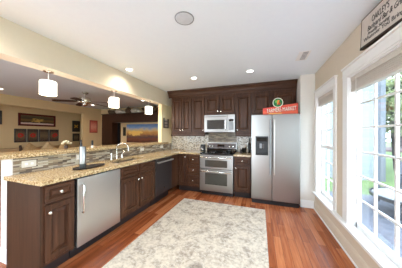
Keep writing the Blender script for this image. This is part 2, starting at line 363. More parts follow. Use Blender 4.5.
# windows ---------------------------------------------------------
def window(idx, W, ncol, nrow, rail=None):
    y0, y1, z0, z1 = W
    root = struct_root('window_%d' % idx, (0, 0, 0))
    xg = XR + 0.078
    m = MB(); cw = 0.09 if idx == 1 else 0.12
    # jamb lining
    t = 0.012
    m.box(XR-0.005, y0, z0, XR+WT, y0+t, z1); m.box(XR-0.005, y1-t, z0, XR+WT, y1, z1); m.box(XR-0.005, y0, z1-t, XR+WT, y1, z1); 
    build('jamb', m, M_white, root)
    m = MB()
    for a, b_ in ((y0-cw+0.01, y0+0.004), (y1-0.004, y1+cw-0.01)):
        m.box(XR-0.02, a, z0+0.029, XR, b_, z1+0.0, 0.004)
    m.box(XR-0.022, y0-cw+0.01, z1-0.004, XR, y1+cw-0.01, z1+0.105, 0.004)
    m.box(XR-0.030, y0-cw+0.005, z1+0.012, XR-0.0215, y1+cw-0.025, z1+0.03, 0.003)
    m.box(XR-0.036, y0-cw-0.005, z1+0.104, XR, y1+cw-0.008, z1+0.125, 0.004)
    build('casing', m, M_white, root)
    fw = 0.025
    m = MB()
    m.box(xg-0.022, y0+t, z0+0.028, xg+0.016, y0+t+fw, z1-t); m.box(xg-0.022, y1-t-fw, z0+0.028, xg+0.016, y1-t, z1-t)
    m.box(xg-0.022, y0+t, z0+0.028, xg+0.016, y1-t, z0+0.075); m.box(xg-0.022, y0+t, z1-t-0.04, xg+0.016, y1-t, z1-t)
    if rail: m.box(xg-0.03, y0+t, rail-0.025, xg+0.03, y1-t, rail+0.025)
    build('frame', m, M_white, root)
    m = MB(); ya, yb, za, zb = y0+t+fw, y1-t-fw, z0+0.075, z1-t-0.04
    for i in range(1, ncol):
        y = ya + (yb-ya)*i/ncol; m.box(xg-0.010, y-0.009, za, xg+0.010, y+0.009, zb)
    for i in range(1, nrow):
        z = za + (zb-za)*i/nrow; m.box(xg-0.009, ya, z-0.008, xg+0.009, yb, z+0.008)
    build('muntin_grid', m, M_white, root)
    build('pane', MB().box(xg-0.003, ya-0.005, za-0.005, xg+0.003, yb+0.005, zb+0.005), M_glass, root)
    return root
window(1, W1, 3, 6, 1.13); window(2, W2, 7, 6); window(3, W3_ADDED, 6, 6)  # third window is added out of view for side light
struct('trim_6', MB().box(XR-0.055, -1.5, 0.296, XR+0.075, 3.455, 0.328, 0.006), M_white)
def blind(W, zb, label, cord_y):
    y0, y1, z0, z1 = W
    root = thing('window_blind', label, 'blind', (XR+0.035, (y0+y1)/2, z1-0.0125), 0, None)
    h = (y1-y0)/2-0.016
    build('headrail', MB().box(-0.03, -h, -0.05, 0.03, h, 0, 0.004), M_blind, root)
    n = 5; top = -0.052; bot = zb-(z1-0.012)
    for i in range(n):
        z = top + (bot+0.02-top)*(i+0.5)/n
        hh = (top-bot-0.02)/n*0.5*0.9
        m = MB().extrude_profile([(-0.022, z-hh), (-0.03, z), (-0.022, z+hh), (0.022, z+hh), (0.028, z), (0.022, z-hh)], -h, h, 'Y')
        build('slat', m, M_blind, root)
    build('bottom_rail', MB().box(-0.028, -h, bot, 0.028, h, bot+0.02, 0.003), M_blind, root)
    if cord_y is not None:
        build('pull_cord', MB().tube([(-0.035, cord_y, -0.03), (-0.036, cord_y, -0.7), (-0.035, cord_y+0.01, -0.95)], 0.0025, 6), M_white, root)
blind(W1, 1.80, 'taupe blind raised at the top of the narrow window nearer the fridge', None)
blind(W2, 1.79, 'taupe blind raised at the top of the wide gridded window', 0.80)

# ================================================================ CABINETS
DOOR = [(0, 0), (0, -0.018), (0.003, -0.022), (0.046, -0.022), (0.050, -0.017), (0.054, -0.004), (0.064, -0.004), (0.092, -0.019)]
DRW = [(0, 0), (0, -0.018), (0.003, -0.022), (0.028, -0.022), (0.031, -0.017), (0.034, -0.005), (0.040, -0.005), (0.056, -0.019)]
def knob(parent, x, z):
    build('knob', MB().lathe([(0.006, -0.019), (0.006, -0.03), (0.013, -0.034), (0.0165, -0.041), (0.013, -0.048), (0.004, -0.051)], (x, 0, z), 'Y', 14), M_nickel, parent, True)
def door(root, x0, z0, x1, z1, kx=None, kz=None, name='door'):
    d = build(name, MB().panel(x0, z0, x1, z1, DOOR if (x1-x0) > 0.2 and name == 'door' else DRW), M_cab if name == 'door' else M_cabx, root)
    if kx is not None: knob(d, kx, kz)
    return d
def carcass(root, w, d, z0, z1, toe=True, endl=False):
    m = MB(); m.box(0, 0, z0, w, d, z1)
    build('body', m, M_cab, root)
    if toe: build('toe_kick', MB().box(0.0, 0.075, 0, w, d, z0), M_toe, root)
ZC = 0.868     # underside of counters
FX = -1.82     # peninsula cabinet face plane (doors stand 2 cm proud)
def pen(label, y0, w):
    return thing('base_cabinet', label, 'cabinet', (FX, y0, 0), PI/2, 'dark wood base cabinets')
Hp = 90
# near end cabinet
c = pen('dark wood base cabinet at the near end of the peninsula', 0.92, 0.275); carcass(c, 0.275, 0.52, 0.13, ZC)
door(c, 0.018, 0.695, 0.265, 0.845, 0.135, 0.773, 'drawer'); door(c, 0.018, 0.165, 0.265, 0.675, 0.045, 0.605)
build('end_panel', MB().box(-0.012, -0.002, 0.0, -0.0005, 0.52, ZC), M_end, c)
# sink cabinet
c = pen('dark wood sink base cabinet with two false drawer fronts and two doors', 1.79, 0.80); 
m = MB(); m.box(0, 0, 0.13, 0.80, 0.018, ZC); m.box(0, 0.018, 0.13, 0.018, 0.52, ZC); m.box(0.782, 0.018, 0.13, 0.80, 0.52, ZC); m.box(0.018, 0.018, 0.13, 0.782, 0.52, 0.15)
build('body', m, M_cab, c); build('toe_kick', MB().box(0, 0.075, 0, 0.8, 0.52, 0.13), M_toe, c)
for x0, x1, kx in ((0.012, 0.37, 0.345), (0.40, 0.788, 0.425)):
    door(c, x0, 0.705, x1, 0.845, None, None, 'drawer'); door(c, x0, 0.165, x1, 0.685, kx, 0.615)
# inner corner cabinet (faces the room from the back run)
c = thing('base_cabinet', 'dark wood corner cabinet with one narrow door beside the black dishwasher', 'cabinet', (-1.82, 3.52, 0), 0, 'dark wood base cabinets')
carcass(c, 0.235, 0.56, 0.13, ZC)
door(c, 0.045, 0.165, 0.225, 0.845, 0.20, 0.80)
build('filler_panel', MB().box(-0.02, -0.30, 0.13, 0.0, -0.001, ZC), M_cab, c)
# drawers left of range
c = thing('base_cabinet', 'dark wood stack of three drawers left of the range', 'cabinet', (-1.583, 3.52, 0), 0, 'dark wood base cabinets')
carcass(c, 0.315, 0.56, 0.13, ZC)
for z0, z1 in ((0.645, 0.845), (0.405, 0.625), (0.165, 0.385)): door(c, 0.014, z0, 0.302, z1, 0.158, (z0+z1)/2, 'drawer')
# cabinet right of range
c = thing('base_cabinet', 'dark wood base cabinet between the range and the fridge', 'cabinet', (-0.508, 3.52, 0), 0, 'dark wood base cabinets')
carcass(c, 0.335, 0.56, 0.13, ZC)
door(c, 0.014, 0.70, 0.322, 0.845, 0.168, 0.775, 'drawer'); door(c, 0.014, 0.165, 0.322, 0.68, 0.04, 0.625)

# upper cabinets
UY = 3.81
def upper(label, x0, x1, z0, z1, doors):
    c = thing('upper_cabinet', label, 'cabinet', (x0, UY, 0), 0, 'dark wood upper cabinets')
    build('body', MB().box(0, 0, z0, x1-x0, YB-UY-0.015, z1), M_cab, c)
    for a, b_, kx, kz in doors: door(c, a-x0, z0+(0.07 if z0 < 1.5 else 0.04), b_-x0, z1-0.05, kx-x0, kz)
    return c
UZ0, UZ1 = 1.315, 2.25
upper('dark wood upper cabinet with two narrow doors, leftmost on the back wall', -2.15, -1.594, UZ0, UZ1, ((-2.12, -1.866, -1.89, 1.42), (-1.850, -1.603, -1.825, 1.42)))
upper('dark wood upper cabinet with a single door left of the microwave', -1.592, -1.246, UZ0, UZ1, ((-1.578, -1.262, -1.285, 1.42),))
upper('short dark wood upper cabinet above the microwave', -1.244, -0.524, 1.775, UZ1, ((-1.225, -0.898, -0.922, 1.85), (-0.874, -0.545, -0.85, 1.85)))
upper('dark wood upper cabinet with a single door right of the microwave', -0.522, -0.172, UZ0, UZ1, ((-0.506, -0.188, -0.482, 1.42),))
upper('short dark wood upper cabinet above the fridge', -0.170, 0.690, 1.74, UZ1, ((-0.145, 0.232, 0.2, 1.82), (0.292, 0.672, 0.32, 1.82)))
m = MB()
prof = [(UY+0.02, 2.25), (UY-0.006, 2.25), (UY-0.008, 2.29), (UY-0.025, 2.30), (UY-0.03, 2.33), (UY-0.06, 2.385), (UY-0.085, 2.395), (UY-0.09, 2.418), (UY+0.02, 2.418)]
m.extrude_profile(prof, -2.24, 0.695, 'X')
tag(build('crown_molding', m, M_cabx), 'dark wood crown molding running along the top of the upper cabinets', 'molding')
m = MB(); m.box(-2.165, UY-0.016, 1.275, -1.246, UY+0.02, 1.314, 0.004)
tag(build('light_rail', m, M_cabx), 'dark wood rail under the upper cabinets left of the microwave', 'molding')
m = MB(); m.box(-0.522, UY-0.016, 1.275, -0.172, UY+0.02, 1.314, 0.004)
tag(build('light_rail', m, M_cabx), 'dark wood rail under the upper cabinet right of the microwave', 'molding')

# ================================================================ COUNTERS
CT = 0.905
m = MB(); zt, zb = CT, ZC
SX0, SX1, SY0, SY1 = -2.235, -1.92, 1.86, 2.50
XBK = XL-0.024
m.box(XBK, 0.885, zb, -1.765, SY0, zt, 0.004); m.box(XBK, SY1, zb, -1.765, 4.105, zt, 0.004)
m.box(XBK, SY0-0.01, zb, SX0, SY1+0.01, zt); m.box(SX1, SY0-0.01, zb, -1.765, SY1+0.01, zt)
m.box(-1.775, 3.475, zb, -1.264, 4.105, zt, 0.004)
tag(build('countertop', m, M_gran), 'gold granite L-shaped countertop along the peninsula and back wall', 'countertop')
m = MB().box(-0.515, 3.475, zb, -0.165, 4.105, zt, 0.004)
tag(build('countertop', m, M_gran), 'short gold granite countertop between the range and the fridge', 'countertop')
m = MB().box(-2.66, 0.84, 1.072, XL+0.03, 3.89, 1.115, 0.006)
m2 = tag(build('bar_top', m, M_gran), 'long raised gold granite bar top above the tiled half wall', 'countertop')
# cut the bar where the column stands
# (bar ends against the column on the living side)

# sink
c = thing('kitchen_sink', 'dark double bowl sink set in the peninsula countertop', 'sink', (0, 0, 0))
for a, b_ in ((SY0-0.0, (SY0+SY1)/2-0.012), ((SY0+SY1)/2+0.012, SY1)):
    m = MB()
    m.rings([[(SX0+i, a+i, z), (SX1-i, a+i, z), (SX1-i, b_-i, z), (SX0+i, b_-i, z)] for i, z in ((-0.0, 0.867), (0.004, 0.868), (0.008, 0.85), (0.02, 0.70), (0.04, 0.69))][::1], cap=False)
    m.quad((SX0+.04, a+.04, .69), (SX1-.04, a+.04, .69), (SX1-.04, b_-.04, .69), (SX0+.04, b_-.04, .69))
    build('bowl', m, plain('sink_composite', s2l(120, 104, 84), 0.4), c)
# faucet
c = thing('faucet', 'brushed nickel gooseneck faucet behind the sink', 'faucet', (-2.27, 2.17, CT))
pts = [(0, 0, 0.03), (0, 0, 0.17)]
for k in range(0, 11):
    a = PI - PI*k/10
    pts.append((0.095 + 0.095*math.cos(a), 0.03+0.03*math.cos(a)*1.0, 0.17 + 0.09*math.sin(a)))
pts.append((0.192, 0.06, 0.13))
build('spout', MB().tube(pts, 0.0095, 12), M_nickel, c, True)
build('base', MB().lathe([(0.028, 0), (0.028, 0.008), (0.018, 0.018), (0.017, 0.06)], n=18), M_nickel, c, True)
h = build('handle', MB().lathe([(0.018, 0), (0.016, 0.05), (0.012, 0.065)], (0, 0.11, 0)), M_nickel, c, True)
build('lever', MB().tube([(0, 0.11, 0.06), (0.0, 0.14, 0.09), (0.0, 0.165, 0.11)], 0.006, 8), M_nickel, h, True)
build('sprayer', MB().lathe([(0.02, 0), (0.016, 0.02), (0.012, 0.05), (0.017, 0.10), (0.012, 0.11)], (0, -0.11, 0)), M_nickel, c, True)

# ================================================================ APPLIANCES
# stainless dishwasher
c = thing('dishwasher', 'stainless steel dishwasher in the peninsula with a vertical bar handle', 'dishwasher', (FX, 1.197, 0), PI/2)
build('cabinet_box', MB().box(0.004, 0.02, 0.11, 0.59, 0.52, ZC), M_black, c)
build('toe_kick', MB().box(0.004, 0.07, 0, 0.59, 0.5, 0.11), M_black, c)
d = build('door', MB().box(0.016, -0.025, 0.125, 0.585, 0.019, 0.845, 0.006), M_steelz, c)
build('handle', MB().tube([(0.055, -0.026, 0.775), (0.055, -0.058, 0.785), (0.055, -0.066, 0.765), (0.055, -0.066, 0.51), (0.055, -0.058, 0.49), (0.055, -0.026, 0.50)], 0.011, 10), M_chrome, d, True)
build('trim_strip', MB().box(0.004, -0.018, 0.846, 0.59, 0.02, ZC-0.001), M_black, c)
# black dishwasher
c = thing('dishwasher', 'dark dishwasher with a silver bar handle near the inner corner', 'dishwasher', (FX, 2.595, 0), PI/2)
build('cabinet_box', MB().box(0.004, 0.02, 0.13, 0.60, 0.52, ZC), M_black, c)
build('toe_kick', MB().box(0.004, 0.07, 0, 0.60, 0.5, 0.13), M_black, c)
d = build('door', MB().box(0.008, -0.022, 0.165, 0.597, 0.019, 0.855, 0.005), M_dark, c)
hd = build('handle', MB().tube([(0.03, -0.065, 0.79), (0.575, -0.065, 0.79)], 0.015, 10), M_satin, d, True)
for sx in (0.05, 0.53): build('standoff', MB().box(sx, -0.062, 0.782, sx+0.025, -0.021, 0.798), M_satin, hd)
build('badge', MB().box(0.28, -0.024, 0.25, 0.325, -0.0215, 0.272), M_chrome, d)

# range
RX0, RW = -1.258, 0.738
c = thing('kitchen_range', 'stainless double oven range with a black glass cooktop', 'range', (RX0, 3.50, 0), 0)
build('body', MB().box(0, 0.02, 0.09, RW, 0.585, 0.885), M_dark, c)
build('kick_panel', MB().box(0.02, 0.05, 0.0, RW-0.02, 0.55, 0.09), M_black, c)
ck = build('cooktop', MB().box(-0.002, -0.02, 0.886, RW+0.002, 0.52, 0.912, 0.004), M_gloss, c)
for bx, by, br in ((0.19, 0.13, 0.10), (0.55, 0.13, 0.08), (0.19, 0.38, 0.075), (0.55, 0.38, 0.10)):
    m = MB(); n = 28
    m.rings([[(bx+r*math.cos(2*PI*k/n), by+r*math.sin(2*PI*k/n), z) for k in range(n)] for r, z in ((br-0.006, 0.9122), (br-0.004, 0.9128), (br, 0.9128), (br+0.002, 0.9122))], cap=False)
    build('burner_ring', m, M_grey, ck)
bg = build('backguard', MB().extrude_profile([(0.525, 0.90), (0.505, 0.94), (0.53, 1.125), (0.60, 1.125), (0.60, 0.90)], 0.0, RW, 'X'), M_steel, c)
sl = (0.53-0.505)/(1.125-0.94)
def bgy(z): return 0.505 + (z-0.94)*sl
build('control_panel', MB().rings([[(0.02, bgy(0.985)-e, 0.985), (RW-0.02, bgy(0.985)-e, 0.985), (RW-0.02, bgy(1.10)-e, 1.10), (0.02, bgy(1.10)-e, 1.10)] for e in (0.0, 0.004)]), M_dark, bg)
build('lower_band', MB().rings([[(0.004, bgy(z0_)-e if z0_ > 0.94 else 0.505-e, z0_) for z0_ in ()] or [(0.004, 0.503-e, 0.914), (RW-0.004, 0.503-e, 0.914), (RW-0.004, bgy(0.98)-e, 0.98), (0.004, bgy(0.98)-e, 0.98)] for e in (0.0, 0.006)]), M_gloss, bg)
build('display', MB().rings([[(0.27, bgy(1.02)-e, 1.02), (0.44, bgy(1.02)-e, 1.02), (0.44, bgy(1.07)-e, 1.07), (0.27, bgy(1.07)-e, 1.07)] for e in (0.002, 0.006)]), M_gloss, bg)
for kx in (0.075, 0.155, 0.575, 0.655):
    build('knob', MB().lathe([(0.020, 0), (0.022, -0.012), (0.016, -0.03)], (kx, bgy(1.035)-0.004, 1.035), 'Y', 16), M_chrome, bg, True)
def oven(z0, z1, wz0, wz1, hz, name):
    d = build(name, MB().box(0.004, -0.03, z0, RW-0.004, 0.019, z1, 0.005), M_steel, c)
    build('oven_window', MB().box(0.125, -0.034, wz0, RW-0.125, -0.0295, wz1, 0.002), M_ovglass, d)
    h = build('handle', MB().tube([(0.03, -0.03, hz), (0.035, -0.065, hz), (0.06, -0.075, hz), (RW/2, -0.083, hz), (RW-0.06, -0.075, hz), (RW-0.035, -0.065, hz), (RW-0.03, -0.03, hz)], 0.013, 10), M_chrome, d, True)
oven(0.575, 0.868, 0.615, 0.765, 0.825, 'upper_door')
oven(0.095, 0.565, 0.235, 0.485, 0.525, 'lower_door')

# microwave
c = thing('microwave', 'stainless over-the-range microwave under the short upper cabinet', 'microwave', (-1.242, 3.76, 0), 0)
MW = 0.716
build('body', MB().box(0, 0.02, 1.365, MW, 0.335, 1.772), M_dark, c)
d = build('door', MB().box(0.0, -0.025, 1.372, 0.545, 0.019, 1.77, 0.006), M_steel, c)
build('door_window', MB().box(0.07, -0.029, 1.44, 0.475, -0.0245, 1.655, 0.003), M_mwglass, d)
build('handle', MB().tube([(0.515, -0.025, 1.43), (0.515, -0.052, 1.445), (0.515, -0.056, 1.55), (0.515, -0.052, 1.655), (0.515, -0.025, 1.67)], 0.010, 10), M_chrome, d, True)
p = build('control_panel', MB().box(0.548, -0.025, 1.372, MW, 0.019, 1.77, 0.006), M_steel, c)
build('keypad', MB().box(0.58, -0.028, 1.42, MW-0.03, -0.0245, 1.60, 0.002), M_grey, p)
build('display', MB().box(0.58, -0.028, 1.615, MW-0.03, -0.0245, 1.665, 0.002), M_gloss, p)
build('vent_grille', MB().box(0.02, -0.028, 1.725, 0.53, -0.0245, 1.735), M_dark, d)

# fridge
c = thing('refrigerator', 'stainless side by side refrigerator with a black water dispenser', 'refrigerator', (-0.158, 3.38, 0), 0)
FW, FZ = 0.832, 1.70
build('body', MB().box(0.004, 0.065, 0.02, FW-0.004, 0.72, FZ-0.015), M_dark, c)
build('kick_grille', MB().box(0.01, 0.03, 0.0, FW-0.01, 0.064, 0.075), M_black, c)
SP = 0.372
dl = build('freezer_door', MB().box(0.0, 0, 0.085, SP-0.004, 0.062, FZ, 0.01), M_steel, c)
dr = build('fridge_door', MB().box(SP+0.004, 0, 0.085, FW, 0.062, FZ, 0.01), M_steel, c)
for par, hx in ((dl, SP-0.035), (dr, SP+0.035)):
    build('handle', MB().tube([(hx, 0.0, 1.60), (hx, -0.045, 1.585), (hx, -0.052, 1.5), (hx, -0.052, 0.70), (hx, -0.045, 0.59), (hx, 0.0, 0.575)], 0.012, 10), M_steelz if hx > SP else M_grey, par, True)
dp = build('dispenser', MB().rings([[(0.09-i, y, 0.94-i), (0.29+i, y, 0.94-i), (0.29+i, y, 1.275+i), (0.09-i, y, 1.275+i)] for i, y in ((0.012, 0.0), (0.012, -0.006), (0.004, -0.008), (0, -0.004), (-0.006, -0.003))]), M_black, dl)
build('control_panel', MB().box(0.10, -0.0075, 1.19, 0.28, -0.003, 1.26), M_gloss, dp)
build('paddle', MB().box(0.15, -0.02, 1.06, 0.19, -0.003, 1.15, 0.004), M_grey, dp)
build('paddle', MB().box(0.20, -0.02, 1.06, 0.23, -0.003, 1.14, 0.004), M_dark, dp)
build('drip_tray', MB().box(0.10, -0.025, 0.945, 0.28, -0.003, 0.965, 0.003), M_black, dp)
build('badge', MB().lathe([(0.017, 0), (0.017, -0.002)], (0.755, 0, 1.645), 'Y', 18), M_grey, dr)

# ================================================================ RUG
m = MB().box(-1.46, 0.55, 0.0005, 0.088, 3.115, 0.011, 0.003)
rg = tag(build('area_rug', m, M_rug), 'large distressed cream and grey rug on the wood floor', 'rug')

# ================================================================ CEILING FIXTURES
def can(x, y, label, power=CAN_POWER, col=(0.82, 0.93, 1.0), r=0.052):
    c = thing('recessed_light', label, 'ceiling light', (x, y, CH), 0, 'recessed ceiling lights')
    n = 24
    build('trim_ring', MB().rings([[(rr*math.cos(2*PI*k/n), rr*math.sin(2*PI*k/n), z) for k in range(n)] for rr, z in ((r+0.02, -0.0005), (r+0.018, -0.006), (r, -0.007), (r-0.003, -0.003))], cap=False), M_white, c)
    build('lens', MB().lathe([(r-0.001, -0.0012), (r-0.001, -0.004)], n=n), M_canlens, c)
    ld = bpy.data.lights.new('can_lamp', 'SPOT'); ld.energy = power; ld.color = col; ld.spot_size = math.radians(150); ld.spot_blend = 0.9; ld.shadow_soft_size = 0.06
    lo = bpy.data.objects.new('can_lamp', ld); C.objects.link(lo); lo.parent = c; lo.location = (0, 0, -0.03)
    return c
can(-1.218, 3.019, 'round recessed light in the ceiling in front of the left upper cabinets')
can(-0.167, 3.0, 'round recessed light in the ceiling in front of the fridge')
can(-2.10, 2.26, 'round recessed light in the ceiling close against the header', 20, (1, 0.9, 0.74))
can(-2.10, 0.55, 'added unseen recessed light close to the header above the near end of the peninsula', 18, (1, 0.9, 0.74))  # added out of view for warm light near the header
for x, y in ((-1.2, 0.5), (-0.15, 0.5), (-1.2, -0.9), (-0.15, -0.9)):  # unseen cans added to light the near half
    can(x, y, 'added unseen recessed light in the ceiling over the near half of the kitchen')
c = thing('ceiling_speaker', 'round grey flush speaker in the kitchen ceiling', 'speaker', (-0.68, 1.435, CH))
build('grille', MB().lathe([(0.083, -0.0005), (0.083, -0.005), (0.07, -0.008), (0.0005, -0.009)], n=32), plain('speaker_mesh', s2l(212, 216, 220), 0.8), c, True)
build('rim', MB().rings([[(rr*math.cos(2*PI*k/32), rr*math.sin(2*PI*k/32), z) for k in range(32)] for rr, z in ((0.092, -0.0005), (0.091, -0.006), (0.084, -0.006), (0.084, -0.002))], cap=False), M_grey, c)
c = thing('ceiling_vent', 'small rectangular air vent in the ceiling near the right wall', 'vent', (0.56, 2.66, CH))
build('frame', MB().box(-0.07, -0.14, -0.006, 0.07, 0.14, -0.0005), M_white, c)
for k in range(6):
    build('slat', MB().box(-0.02, -0.125+k*0.042, -0.009, 0.045, -0.105+k*0.042, -0.0062), M_grey, c)

# pendants
def pendant(x, y, label):
    zt, zb, r = 1.955, 1.79, 0.081
    c = thing('pendant_lamp', label, 'pendant light', (x, y, 2.08), 0, 'white drum pendants over the bar')
    build('canopy', MB().lathe([(0.05, -0.001), (0.05, -0.012), (0.02, -0.022)], n=20), M_nickel, c, True)
    build('cord', MB().tube([(0, 0, -0.02), (0, 0, zt-2.08-0.0)], 0.004, 8), M_white, c)
    n = 28
    sh = build('lamp_shade', MB().rings([[(rr*math.cos(2*PI*k/n), rr*math.sin(2*PI*k/n), z-2.08) for k in range(n)] for rr, z in ((0.012, zt), (r-0.006, zt), (r, zt-0.008), (r, zb), (r-0.004, zb), (r-0.004, zb+0.012), (0.002, zb+0.01))], cap=False), M_shade, c, True)
    ld = bpy.data.lights.new('pendant_bulb', 'POINT'); ld.energy = PENDANT_POWER; ld.color = (1, 0.82, 0.58); ld.shadow_soft_size = 0.09
    lo = bpy.data.objects.new('pendant_bulb', ld); C.objects.link(lo); lo.parent = c; lo.location = (0, 0, zb-2.08-0.03)
for y, lab in ((1.285, 'white drum pendant lamp nearest the camera, over the near end of the bar'), (2.25, 'white drum pendant lamp, middle of three over the bar'), (3.22, 'white drum pendant lamp farthest from the camera, beside the column')):
    pendant(-2.42, y, lab)

# ================================================================ OUTLETS AND WALL PLATES
def outlet_yz(x, y0, z0, w, h, label):
    c = thing('wall_outlet', label, 'outlet', (x, y0, z0), PI/2, 'cream outlet plates on the tiled half wall')
    pl = build('cover_plate', MB().box(0, -0.006, 0, w, -0.0005, h, 0.002), M_plate, c)
    n = max(1, round(w/0.1)) if w > h else 1
    for k in range(2):
        cx = w*(0.3 + 0.4*k) if w > h else w/2; cz = h/2 if w > h else h*(0.3+0.4*k)
        build('socket', MB().box(cx-0.012, -0.0075, cz-0.012, cx+0.012, -0.0055, cz+0.012, 0.002), M_white, pl)
outlet_yz(XL-0.025, 1.015, 0.962, 0.12, 0.07, 'cream outlet plate on the near end of the tiled half wall')
outlet_yz(XL-0.025, 1.56, 0.965, 0.05, 0.075, 'cream outlet plate behind the steel wine cooler')
outlet_yz(XL-0.025, 2.84, 0.965, 0.12, 0.07, 'cream outlet plate in the tile right of the faucet')
outlet_yz(XL-0.025, 3.58, 0.965, 0.13, 0.07, 'cream outlet plate in the tile below the column')
for x, lab in ((-1.955, 'cream outlet plate on the mosaic under the leftmost upper cabinet'), (-1.45, 'cream outlet plate on the mosaic just left of the range')):
    c = thing('wall_outlet', lab, 'outlet', (x, YB-0.012, 1.15), 0, 'cream outlet plates on the back mosaic')
    pl = build('cover_plate', MB().box(0, -0.006, 0, 0.08, -0.0005, 0.12, 0.002), M_plate, c)
    for k in (0.036, 0.084): build('socket', MB().box(0.028, -0.0075, k-0.012, 0.052, -0.0055, k+0.012, 0.002), M_white, pl)

# letter rack on the column
c = thing('letter_rack', 'small dark wood wall rack with papers on the column beside the upper cabinets', 'rack', (XL, 3.67, 1.48), PI/2)
m = MB(); m.box(0, -0.03, 0, 0.02, -0.001, 0.255, 0.003); m.box(0.205, -0.03, 0, 0.225, -0.001, 0.24, 0.003); m.box(0.02, -0.03, 0, 0.205, -0.001, 0.02, 0.003)
build('frame', m, wood('rack_wood', s2l(50, 34, 30), s2l(70, 48, 42)), c)
for k in range(2): build('rail', MB().box(0.02, -0.028, 0.085+0.075*k, 0.205, -0.022, 0.10+0.075*k), M_dark, c)
build('back_board', MB().box(0.02, -0.006, 0.02, 0.205, -0.001, 0.22), plain('rack_back', s2l(190, 172, 160), 0.7, var=0.2, scale=25), c)

# ================================================================ ITEMS ON THE COUNTERS
# black oval tray
m = MB(); n = 40
def ov(a, b, z): return [(a*math.cos(2*PI*k/n), b*math.sin(2*PI*k/n), z) for k in range(n)]
c = tag(build('serving_tray', m.rings([ov(0.085, 0.185, 0.0005), ov(0.095, 0.195, 0.004), ov(0.10, 0.20, 0.016), ov(0.096, 0.196, 0.016), ov(0.09, 0.19, 0.008)]), plain('tray_black', s2l(40, 30, 30), 0.4), None, True), 'black oval tray on the peninsula countertop', 'tray')
c.location = (-2.0, 1.50, CT)
TZ = CT + 0.0085
c = thing('wine_cooler', 'tall stainless cylinder wine cooler on the black tray', 'wine cooler', (-1.985, 1.40, TZ))
build('cylinder', MB().lathe([(0.034, 0.055), (0.034, 0.252), (0.031, 0.258), (0.028, 0.258), (0.028, 0.20)], n=28), M_steel, c, True)
build('base_band', MB().lathe([(0.032, 0), (0.035, 0.004), (0.035, 0.056), (0.030, 0.058)], n=28), plain('band_grey', s2l(70, 74, 72), 0.4), c, True)
BZ = 1.1155
c = thing('bottle', 'slim dark bottle on the bar top behind the steel wine cooler', 'bottle', (-2.45, 1.70, BZ))
build('glass_body', MB().lathe([(0.016, 0), (0.017, 0.005), (0.017, 0.06), (0.012, 0.075), (0.011, 0.085)], n=16), plain('bottle_glass', s2l(46, 44, 44), 0.15), c, True)
build('cap', MB().lathe([(0.013, 0.085), (0.013, 0.118), (0.008, 0.12)], n=16), M_black, c, True)
c = thing('shaker', 'small white shaker with a tall black top on the bar', 'shaker', (-2.45, 1.875, BZ))
build('body', MB().lathe([(0.018, 0), (0.018, 0.022), (0.014, 0.028)], n=16), M_plate, c, True)
build('top', MB().lathe([(0.014, 0.028), (0.013, 0.10), (0.008, 0.106)], n=16), M_black, c, True)
# flower arrangement
c = thing('flower_arrangement', 'white flowers in a small dark vase on the bar top', 'flowers', (-2.5, 1.535, BZ))
build('vase', MB().lathe([(0.014, 0), (0.02, 0.004), (0.024, 0.03), (0.015, 0.05), (0.018, 0.058), (0.013, 0.056)], n=18), plain('vase_brown', s2l(70, 44, 30), 0.3), c, True)
rf = random.Random(3)
M_petal = plain('petal_white', s2l(214, 204, 176), 0.7, var=0.08)
M_leaf0 = plain('leaf_green', s2l(84, 98, 60), 0.6, var=0.2)
for dx, dy, dz in ((0, 0.0, 0.105), (0.01, -0.03, 0.095), (-0.01, 0.03, 0.095), (0.015, 0.05, 0.075), (0.01, -0.05, 0.075), (0.02, 0.01, 0.08)):
    m = MB().ball((dx, dy, dz), 0.017, 2, (1, 1, 0.8), 0.15, rf); f = build('flower', m, M_petal, c)
    build('stem', MB().tube([(dx*0.2, dy*0.2, 0.045), (dx, dy, dz)], 0.002, 6), M_leaf0, f)
# toaster by the range
c = thing('toaster', 'small black appliance on the counter at the left edge of the range', 'toaster', (-1.36, 3.86, CT))
build('body', MB().box(0, -0.06, 0.0, 0.088, 0.08, 0.17, 0.014), M_black, c)
build('front_plate', MB().box(0.025, -0.064, 0.04, 0.07, -0.0605, 0.085, 0.002), M_chrome, c)
build('lever', MB().box(0.035, -0.075, 0.11, 0.055, -0.0605, 0.12, 0.002), M_grey, c)
# pan on the cooktop
c = thing('saucepan', 'small dark round pan at the right edge of the cooktop', 'pan', (-0.645, 3.72, 0.9135))
build('pan_body', MB().lathe([(0.06, 0), (0.068, 0.006), (0.072, 0.06), (0.069, 0.06), (0.064, 0.01), (0.001, 0.008)], n=28, cap=False), M_gloss, c, True)
build('handle', MB().tube([(0.065, -0.02, 0.05), (0.10, -0.045, 0.055), (0.15, -0.08, 0.06)], 0.009, 8), M_chrome, c, True)
# crock with utensils, dark bottle
c = thing('utensil_crock', 'dark crock holding pale cooking utensils beside the range', 'utensil holder', (-0.345, 3.92, CT))
build('crock', MB().lathe([(0.036, 0), (0.04, 0.005), (0.042, 0.11), (0.038, 0.11), (0.036, 0.02)], n=22), M_black, c, True)
for k, (dx, dy) in enumerate(((-0.02, 0.01), (0.015, -0.005), (0.0, 0.02))):
    u = build('utensil', MB().tube([(dx*0.4, dy*0.4, 0.03), (dx*1.6, dy*1.4, 0.25)], 0.005, 8), M_plate, c)
    build('spoon_head', MB().ball((dx*1.7, dy*1.5, 0.275), 0.022, 2, (0.8, 0.3, 1.4)), M_plate, u, True)
c = thing('oil_bottle', 'dark glass bottle on the counter against the fridge', 'bottle', (-0.225, 3.88, CT))
build('glass_body', MB().lathe([(0.03, 0), (0.032, 0.004), (0.032, 0.19), (0.014, 0.24), (0.013, 0.30)], n=20), plain('oil_glass', s2l(30, 26, 24), 0.12), c, True)
build('cap', MB().lathe([(0.015, 0.30), (0.015, 0.335), (0.01, 0.34)], n=16), M_black, c, True)
c = thing('spice_jar', 'small dark jar in front of the utensil crock', 'jar', (-0.395, 3.80, CT))
